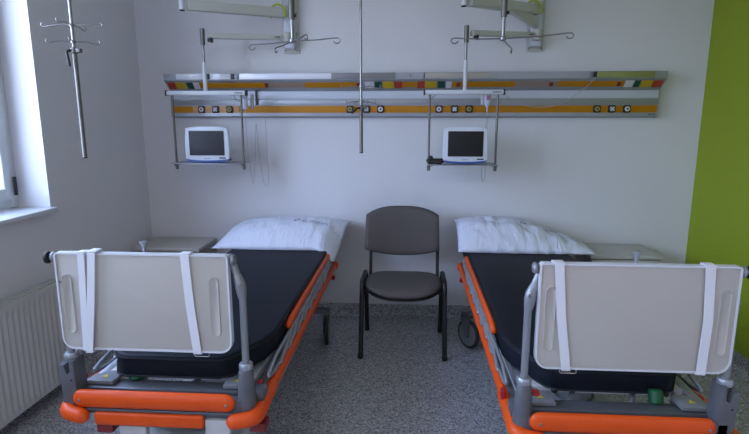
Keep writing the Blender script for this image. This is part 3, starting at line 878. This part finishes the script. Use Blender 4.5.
# ------------------------------------------------------------------ wall arms carrying the monitor brackets
def arm_unit(px, arm_x, tubex, label, side_spring):
    """px: x of the wall plate centre; tubex: x of the hanging tube of the lower arm"""
    t = thing('monitor_arm', label, 'wall arm', (px, 0, 2.0), 'swivelling monitor arms on the back wall')
    X = lambda x: x-px
    Z = lambda z: z-2.0
    b = nb(); box(b, -.058, .058, -.016, -.0005, Z(1.965), Z(2.62), .004)
    pl = obj('wall_plate', b, M['arm'], t)
    for z in (1.985, 2.10, 2.24, 2.6):
        for s in (-1, 1):
            b = nb(); disc(b, (s*.042, -.018, Z(z)), (0, 1, 0), .008, .008, .002, 12)
            obj('bolt', b, M['chrome'], pl)
    b = nb(); box(b, -.040, .034, -.075, -.016, Z(1.99), Z(2.5), .012, 3)
    obj('column', b, M['alu_white'], t)
    for z in (2.062, 2.235):
        b = nb(); disc(b, (-.01, -.10, Z(z)), (0, 0, 1), .034, .066, .004, 24)
        obj('pivot', b, M['arm'], t)
    def beam(name, p0, p1, h0, h1, w, m):
        p0, p1 = Vector(p0), Vector(p1); d = (p1-p0); d.z = 0; d.normalize(); s = Vector((-d.y, d.x, 0))*w/2
        b = nb(); A = []
        for p, h in ((p0, h0), (p1, h1)):
            A.append([b.verts.new(p+s*a+Vector((0, 0, h/2*c))) for a, c in ((-1, -1), (1, -1), (1, 1), (-1, 1))])
        b.faces.new(A[0]); b.faces.new(A[1][::-1])
        for k in range(4): b.faces.new((A[0][k], A[0][(k+1) % 4], A[1][(k+1) % 4], A[1][k]))
        es = list(b.edges); bmesh.ops.bevel(b, geom=es, offset=.006, segments=2, affect='EDGES')
        return obj(name, b, m, t)
    # lower arm -> tube
    ty = -.30
    la = beam('lower_arm', (-.01, -.10, Z(2.060)), (X(tubex)+.03, ty+.01, Z(2.050)), .034, .034, .05, M['arm'])
    b = nb(); mid = Vector((-.01, -.10, Z(2.060))).lerp(Vector((X(tubex)+.03, ty+.01, Z(2.05))), .12)
    for k in range(5): box(b, mid.x-.03+k*.011, mid.x-.023+k*.011, mid.y-.032+k*.0, mid.y-.020, mid.z-.003, mid.z+.004)
    obj('lettering', b, M['print'], la)
    b = nb(); disc(b, (X(tubex)+.052, ty-.02, Z(2.018)), (1, 0, 0), .012, .02, .003, 16); disc(b, (X(tubex)+.068, ty-.02, Z(2.018)), (1, 0, 0), .017, .014, .003, 16)
    obj('clamp_knob', b, M['black'], la)
    b = nb(); tube(b, [(X(tubex), ty, Z(1.99)), (X(tubex), ty, Z(2.095))], .0155, 16)
    obj('tube_holder', b, M['steel_dark'], t)
    b = nb(); tube(b, [(X(tubex), ty, Z(1.86)), (X(tubex), ty, Z(2.00))], .0085, 12); 
    obj('inner_tube', b, M['chrome'], t)
    b = nb(); tube(b, [(X(tubex), ty, Z(1.69)), (X(tubex), ty, Z(1.88))], .0135, 14)
    obj('outer_tube', b, M['arm_white'], t)
    # crossbar
    bx0, bx1 = (X(-1.655), X(-1.112)) if px < 0 else (X(.092), X(.602))
    b = nb(); box(b, bx0, bx1, ty-.02, ty+.02, Z(1.664), Z(1.693), .004)
    cb = obj('crossbar', b, M['arm_white'], t)
    b = nb()
    for x in (bx0-.004, bx1+.004): box(b, x-.005, x+.005, ty-.022, ty+.022, Z(1.660), Z(1.697), .002)
    obj('end_cap', b, M['black'], cb)
    b = nb(); xs = bx1-.07 
    for k in range(6): box(b, xs+k*.009, xs+.006+k*.009, ty-.0215, ty-.0195, Z(1.674), Z(1.682))
    obj('lettering', b, M['print'], cb)
    # hanging rods and tray
    rx = (bx0+.032, bx1-.034)
    for x in rx:
        b = nb(); tube(b, [(x, ty, Z(1.665)), (x, ty, Z(1.176))], .0075, 12)
        r_ = obj('hanging_rod', b, M['steel_dark'], t)
        b = nb(); disc(b, (x, ty, Z(1.179)), (0, 0, 1), .011, .035, .003, 14)
        disc(b, (x, ty-.02, Z(1.196)), (0, 1, 0), .010, .022, .003, 14)
        obj('rod_clamp', b, M['steel_dark'], r_)
        b = nb(); tube(b, fillet([(x, ty-.01, Z(1.196)), (x+(.02 if x < (bx0+bx1)/2 else -.02), ty-.01, Z(1.191)), (x+(.035 if x < (bx0+bx1)/2 else -.035), ty, Z(1.203))], .01), .003, 6)
        obj('rod_hook', b, M['chrome'], r_)
    b = nb(); box(b, rx[0]-.006, rx[1]+.006, ty-.09, ty+.14, Z(1.2035), Z(1.2095), .002)
    obj('tray', b, M['silver'], t)
    # diagonal brace under the crossbar
    b = nb(); 
    if px > 0: tube(b, [(rx[0]+.008, ty, Z(1.635)), (rx[0]+.04, ty, Z(1.662))], .003, 6)
    else: tube(b, [(rx[1]-.05, ty, Z(1.665)), (rx[1]-.035, ty, Z(1.63)), (rx[1]-.01, ty, Z(1.62))], .003, 6)
    obj('brace', b, M['chrome'], t)
    # upper arm reaching forward
    uy = -.45
    ux = X(arm_x)
    if side_spring:
        knee = (X(.60), -.33, Z(2.222))
        beam('upper_arm', (-.01, -.10, Z(2.222)), (ux+.03, uy+.01, Z(2.215)), .062, .060, .06, M['arm'])
        beam('gas_spring_housing', (-.012, -.085, Z(2.135)), (X(.55), -.30, Z(2.255)), .055, .085, .05, M['arm'])
    else:
        ua = beam('upper_arm', (-.01, -.10, Z(2.222)), (ux+.03, uy+.01, Z(2.215)), .062, .062, .06, M['arm'])
    b = nb(); tube(b, [(ux, uy, Z(2.185)), (ux, uy, Z(2.40))], .018, 18)
    ut = obj('upper_tube', b, M['arm_white'], t)
    b = nb(); disc(b, (ux, uy, Z(2.184)), (0, 0, 1), .0165, .012, .003, 18); obj('tube_plug', b, M['black'], ut)
    # looped hose at the top of the column
    b = nb(); sgn = 1
    hx = -.015
    pts = []
    for k in range(19):
        a = math.radians(-20+200*k/18)
        pts.append((hx-.040+.050*math.cos(a), -.150-.01*math.sin(a), Z(2.215)+.055*math.sin(a)))
    pts.append((pts[-1][0], -.150, Z(2.19)))
    tube(b, pts, .008, 10, True)
    obj('cable_loop', b, M['hose'], t)
    return t
arm_unit(-.855, -1.452, -1.388, 'cream swivel arm on the back wall above the left stretcher, monitor tray hanging from it', False)
arm_unit(.850, .315, .352, 'cream swivel arm on the back wall above the right stretcher, monitor tray hanging from it', True)

# ------------------------------------------------------------------ patient monitors
def monitor(cx, w, scr, label, tilt):
    y = -.335; zb = 1.2120
    t = thing('patient_monitor', label, 'monitor', (cx, y, zb), 'patient monitors on hanging trays')
    t.rotation_euler = (0, 0, tilt)
    hw = w/2; h = .242
    b = nb()
    # casing: front slightly bowed outline, tapering body behind
    o = []
    n = 10
    for k in range(n+1): s = -1+2*k/n; o.append((s*(hw-.006), h-.012*abs(s)**4+.003*(1-s*s)))
    o += [(hw, h*.75), (hw+.003, h*.35), (hw, .030)]
    for k in range(n+1): s = 1-2*k/n; o.append((s*(hw-.008), .012+.008*abs(s)**4-.004*(1-s*s)))
    o += [(-hw, .030), (-hw-.003, h*.35), (-hw, h*.75)]
    prism(b, o, 'y', -.022, .020, .006, 3)
    cs = obj('casing', b, M['monitor'], t)
    b = nb(); prism(b, [(x*.86, .02+(z-.02)*.88) for x, z in o], 'y', .018, .085, .012, 3)
    obj('rear_housing', b, M['monitor'], t)
    b = nb(); o2 = []
    for k in range(n+1): s = -1+2*k/n; o2.append((s*(hw+.001), .026-.010*(1-s*s)))
    for k in range(n+1): s = 1-2*k/n; o2.append((s*(hw-.012), .003+.010*abs(s)**3))
    prism(b, o2, 'y', -.026, .060, .003)
    obj('base', b, M['monitor_blue'], t, label='blue base')
    b = nb(); sx0, sx1 = -hw+.030, hw-.030
    prism(b, rrect(sx0-.003, sx1+.003, .047, h-.024, .004, 2), 'y', -.0235, -.019, .001); obj('screen_bezel', b, M['panel_rim'], cs)
    b = nb(); prism(b, rrect(sx0, sx1, .050, h-.027, .003, 2), 'y', -.0250, -.019, .0005)
    obj('screen', b, M[scr], t)
    b = nb(); box(b, hw-.068, hw-.024, -.0235, -.0215, .028, .037, .001); obj('button_row', b, M['print'], t)
    b = nb()
    for k in range(6): box(b, -.022+k*.0075, -.0175+k*.0075, -.0232, -.0215, .026, .032)
    obj('lettering', b, M['print_grey'], t)
    b = nb()
    for k in range(3): box(b, hw-.05+k*.008, hw-.045+k*.008, -.0232, -.0215, h-.017, h-.013)
    obj('lettering', b, M['print_grey'], t)
    b = nb(); disc(b, (-hw+.02, -.0225, .026), (0, 1, 0), .004, .003, .001, 12); obj('power_button', b, M['alu'], t)
monitor(-1.380, .300, 'screen', 'white patient monitor with dark screen on the tray above the left stretcher', math.radians(2))
monitor(.362, .290, 'screen_dark', 'white patient monitor on the tray above the right stretcher, black plugs at its side', 0)

# black plugs lying left of the right monitor
t = thing('cable_connector', 'bundle of black cable plugs on the tray left of the right monitor', 'cable plug', (.168, -.33, 1.2100))
b = nb(); tube(b, [(-.045, 0, .022), (.045, .0, .022)], .016, 14, True); obj('plug_body', b, M['black'], t)
b = nb(); tube(b, fillet([(-.04, -.03, .014), (-.01, -.03, .016), (.03, -.04, .012)], .01), .012, 12, True); obj('plug_body', b, M['black'], t)
b = nb(); disc(b, (-.03, -.012, .042), (0, 1, 0), .014, .03, .004, 16); obj('plug_cap', b, M['black'], t)
b = nb(); tube(b, fillet([(.04, 0, .022), (.04, .06, .02), (.0, .09, .01), (-.04, .05, .01)], .02), .004, 8); obj('cable', b, M['rubber'], t)

# ------------------------------------------------------------------ things hung on the rail and the crossbars
def handset(x, y, ztop, label):
    t = thing('call_handset', label, 'handset', (x, y, ztop))
    b = nb(); box(b, -.018, .018, -.012, .012, -.105, -.005, .009, 3); obj('handset_body', b, M['alu_white'], t)
    b = nb(); tube(b, fillet([(0, 0, -.006), (0, 0, .012), (0, .03, .02), (0, .03, -.02)], .01), .003, 6); obj('hook', b, M['steel_dark'], t)
    b = nb(); disc(b, (0, -.012, -.03), (0, 1, 0), .007, .004, .001, 14); obj('call_button', b, M['print_grey'], t)
    b = nb(); box(b, .028, .050, .030, .048, -.10, .0, .006); obj('holder_strap', b, M['cord'], t)
    return t
t = handset(-1.136, -.25, 1.675, 'white call handset hanging beside the left tray with long looping cord')
b = nb()
pts = []
P = [(0, 0, -.10), (.002, 0, -.30), (.012, .02, -.50), (.020, .05, -.62), (.035, .08, -.40), (.045, .09, -.20), (.055, .10, -.40), (.075, .11, -.60), (.095, .11, -.645), (.115, .11, -.60), (.112, .11, -.35), (.105, .115, -.15)]
def smooth(P, n=6):
    P = [Vector(p) for p in P]; out = []
    for i in range(len(P)-1):
        p0, p1, p2, p3 = P[max(i-1, 0)], P[i], P[i+1], P[min(i+2, len(P)-1)]
        for k in range(n):
            s = k/n; out.append(.5*((2*p1)+(p2-p0)*s+(2*p0-5*p1+4*p2-p3)*s*s+(3*p1-p0-3*p2+p3)*s**3))
    out.append(P[-1]); return out
tube(b, smooth(P), .0022, 6); obj('cord', b, M['cord'], t)
b = nb(); box(b, -.006, .006, -.012, 0, -.10, 0, .001)
o = obj('mounting_bracket', b, M['print'], None); o.location = (-1.107, -.0665, 1.706)
tag(o, 'narrow dark bracket on the supply rail beside the left call handset', 'bracket')

t = thing('drip_bottle', 'translucent plastic bottle with a thin tube hanging from the right crossbar', 'bottle', (.511, -.225, 1.680))
b = nb(); tube(b, fillet([(0, 0, -.004), (0, 0, .020), (0, -.055, .022), (0, -.055, .008)], .012), .0025, 6); obj('hanger', b, M['steel_dark'], t)
b = nb(); lathe(b, [(0, -.102), (.006, -.102), (.008, -.092), (.023, -.074), (.026, -.06), (.026, -.004), (.018, 0), (0, 0)], 20, Matrix.Scale(1, 4)); obj('bottle_body', b, M['clear'], t)
b = nb(); box(b, -.010, .013, -.0280, -.0255, -.050, -.022, .0005); obj('bottle_label', b, mat('pink and violet label', (.45, .18, .35, 1), .5), t)
b = nb(); lathe(b, [(0, -.125), (.005, -.125), (.006, -.102), (0, -.102)], 12); obj('drip_chamber', b, M['clear'], t)
b = nb(); tube(b, smooth([(0, 0, -.125), (.002, .05, -.25), (0, .10, -.40), (-.01, .10, -.53), (0, .10, -.61), (.018, .10, -.575), (.015, .10, -.48), (.012, .08, -.30), (.012, .03, -.16)]), .0022, 6); obj('tube', b, M['cord'], t)
b = nb(); box(b, -.044, -.028, -.01, .01, -.082, .0, .004); obj('side_pouch', b, M['clear'], t)

# slack white cable from the lamp switch to the monitor bracket
b = nb(); tube(b, smooth([(1.232, -.15, 1.782), (1.17, -.13, 1.71), (1.04, -.10, 1.615), (.90, -.10, 1.585), (.78, -.12, 1.60), (.66, -.16, 1.65), (.612, -.20, 1.70), (.585, -.26, 1.697)]), .0025, 6)
tag(obj('slack_cable', b, M['cord']), 'slack thin white cable drooping in front of the right half of the supply rail', 'cable')

# ------------------------------------------------------------------ infusion poles hung from the ceiling
def ceiling_anchor(t, z):
    b = nb(); box(b, -.14, .14, -.03, .03, ZC-.035-z, ZC-.0005-z, .004); obj('ceiling_track', b, M['alu'], t)
    b = nb(); disc(b, (0, 0, ZC-.045-z), (0, 0, 1), .03, .03, .004, 20); obj('carriage', b, M['arm_white'], t)

def hook_cross(x, y, z, arms, label):
    """Telescopic pole ending in a four-armed hook cross; arms: (dx, dy, dz)"""
    t = thing('infusion_pole', label, 'infusion pole', (x, y, z), 'infusion poles hung from the ceiling')
    ceiling_anchor(t, z)
    b = nb(); tube(b, [(0, 0, .11), (0, 0, ZC-z-.05)], .0165, 18); obj('outer_tube', b, M['steel_dark'], t)
    b = nb(); tube(b, [(0, 0, -.005), (0, 0, .12)], .0095, 14); obj('inner_tube', b, M['chrome'], t)
    b = nb(); disc(b, (.016, -.005, .13), (1, 0, 0), .009, .02, .002, 14); obj('clamp_knob', b, M['black'], t)
    b = nb(); disc(b, (0, 0, 0), (0, 0, 1), .017, .020, .004, 18); obj('hub', b, M['chrome'], t)
    for dx, dy, dz in arms:
        d = Vector((dx, dy, 0)).normalized(); e = Vector((dx, dy, dz))
        b = nb(); L_ = e.length
        pts = [Vector((0, 0, 0)), e*.5+Vector((0, 0, -.004)), e*.88]
        c = e*.93+Vector((0, 0, -.014))
        for k in range(12):
            a = math.radians(100-265*k/11)
            pts.append(c+d*(.018*math.cos(a))+Vector((0, 0, .014*math.sin(a))))
        tube(b, pts, .0036, 8, True)
        obj('hook', b, M['chrome'], t)
    return t
hook_cross(-.650, -.90, 1.925, [(-.262, .06, -.012), (.270, -.06, .005), (-.150, .20, -.012), (.125, -.22, .0)],
           'telescopic pole ending in four hooks in front of the left swivel arm')
hook_cross(.485, -.90, 1.925, [(-.275, 0, .006), (.360, -.05, .020), (.100, .28, -.016)],
           'telescopic pole ending in three hooks in front of the right swivel arm')

def two_tier_pole(x, y, zb, z_cl, z1, z2, lean, r1, r2, label, ang):
    t = thing('infusion_pole', label, 'infusion pole', (x, y, zb), 'infusion poles hung from the ceiling')
    ceiling_anchor(t, zb)
    b = nb(); tube(b, [(0, 0, z_cl-zb), (0, 0, ZC-zb-.05)], .0075, 14); obj('inner_tube', b, M['chrome'], t)
    b = nb(); tube(b, [(0, 0, .003), (0, 0, z_cl-zb+.012)], .0105, 14); obj('outer_tube', b, M['steel_dark'], t)
    b = nb(); disc(b, (0, 0, .003), (0, 0, 1), .0112, .008, .002, 14); obj('end_plug', b, M['black'], t)
    b = nb(); disc(b, (0, 0, z_cl-zb), (0, 0, 1), .019, .028, .004, 16); box(b, .0, .035, -.012, .012, z_cl-zb-.010, z_cl-zb+.010, .003)
    cl = obj('clamp', b, M['steel_dark'], t)
    b = nb(); tube(b, fillet([(-.005, -.015, z_cl-zb), (-.022, -.028, z_cl-zb-.005), lean], .01), .0065, 10, True)
    obj('lever', b, M['black'], cl)
    for z, r, a0 in ((z1, r1, ang[0]), (z2, r2, ang[1])):
        b = nb(); disc(b, (0, 0, z-zb), (0, 0, 1), .0135, .014, .003, 16); hb = obj('hook_hub', b, M['chrome'], t)
        for k in range(4):
            a = math.radians(a0+90*k); d = Vector((math.cos(a), math.sin(a), 0))
            pts = [d*.008, d*r*.45+Vector((0, 0, .004)), d*r*.70+Vector((0, 0, -.003))]
            for q in range(9):
                g = math.radians(200+210*q/8)
                pts.append(d*(r*.86+.13*r*math.cos(g))+Vector((0, 0, .002+.010*math.sin(g))))
            b = nb(); tube(b, [p+Vector((0, 0, z-zb)) for p in pts], .0028, 8, True); obj('hook', b, M['chrome'], t)
    return t
two_tier_pole(-1.640, -1.30, 1.310, 1.832, 1.950, 1.872, (-.012, -.030, .45), .145, .118,
              'slim pole with two tiers of hooks hanging in front of the left wall', (8, 24))
two_tier_pole(-.303, -.60, 1.298, 1.574, 1.697, 1.607, (-.05, -.040, .245), .122, .102,
              'slim pole with two tiers of hooks hanging between the two monitors', (10, 30))

FILL_LAMP = 12.0
# ------------------------------------------------------------------ daylight
w = bpy.data.worlds.new('sky'); scene.world = w; w.use_nodes = True
nt = w.node_tree; bg = nt.nodes['Background']
tc = nt.nodes.new('ShaderNodeTexCoord'); sp = nt.nodes.new('ShaderNodeSeparateXYZ'); nt.links.new(tc.outputs['Generated'], sp.inputs[0])
cr = nt.nodes.new('ShaderNodeValToRGB'); nt.links.new(sp.outputs[2], cr.inputs[0])
e = cr.color_ramp.elements
e[0].position = .0; e[0].color = (.30, .32, .36, 1)
e[1].position = .06; e[1].color = (.60, .70, 1.0, 1)
x = e.new(.5); x.color = (.50, .64, 1.0, 1)
nt.links.new(cr.outputs[0], bg.inputs[0]); bg.inputs[1].default_value = 15.0
for ya, yb in W:
    ld = bpy.data.lights.new('window_portal', 'AREA'); ld.shape = 'RECTANGLE'
    ld.size = WZ1-WZ0-.05; ld.size_y = ya-yb-.05; ld.cycles.is_portal = True
    lo = bpy.data.objects.new('window_portal', ld); COL.objects.link(lo)
    lo.location = (XL-.29, (ya+yb)/2, (WZ0+WZ1)/2); lo.rotation_euler = (0, -PI/2, 0)

# unseen ceiling lamps, added behind the camera for neutral fill
for cx_ in (-.9, .9):
    t = thing('fill_lamp', 'rectangular added fill lamp with opal diffuser, ' + ('nearer the windows' if cx_ < 0 else 'nearer the door side'), 'added fill lamp', (cx_, -4.7, ZC), 'added fill lamps over the near half of the room')
    b = nb(); box(b, -.62, .62, -.16, .16, -.07, -.0005, .004); obj('fill_lamp_housing', b, M['frame_white'], t)
    m_ = bpy.data.materials.get('opal fill lamp diffuser')
    if not m_:
        m_ = mat('opal fill lamp diffuser', (.8, .8, .8, 1), .4)
        p_ = m_.node_tree.nodes['Principled BSDF']; p_.inputs['Emission Color'].default_value = (1, .90, .80, 1); p_.inputs['Emission Strength'].default_value = FILL_LAMP
    b = nb(); box(b, -.60, .60, -.14, .14, -.078, -.069, .002); obj('lamp_diffuser', b, m_, t)

# ------------------------------------------------------------------ camera
F = 521.; th = math.radians(10.56); al = math.radians(3.9)
fwd = Vector((-math.sin(al)*math.cos(th), math.cos(al)*math.cos(th), -math.sin(th)))
cd = bpy.data.cameras.new('camera'); cd.sensor_width = 36; cd.lens = 36*F/749
cam = bpy.data.objects.new('camera', cd); COL.objects.link(cam)
cam.location = (0, -3.84, 1.5); cam.rotation_euler = fwd.to_track_quat('-Z', 'Y').to_euler()
cd.clip_start = .05
scene.camera = cam
vs = scene.view_settings
vs.view_transform = 'Standard'; vs.look = 'None'; vs.gamma = 1; vs.use_curve_mapping = False
vs.exposure = 0.0
scene.cycles.max_bounces = 10; scene.cycles.diffuse_bounces = 6
scene.cycles.use_denoising = True
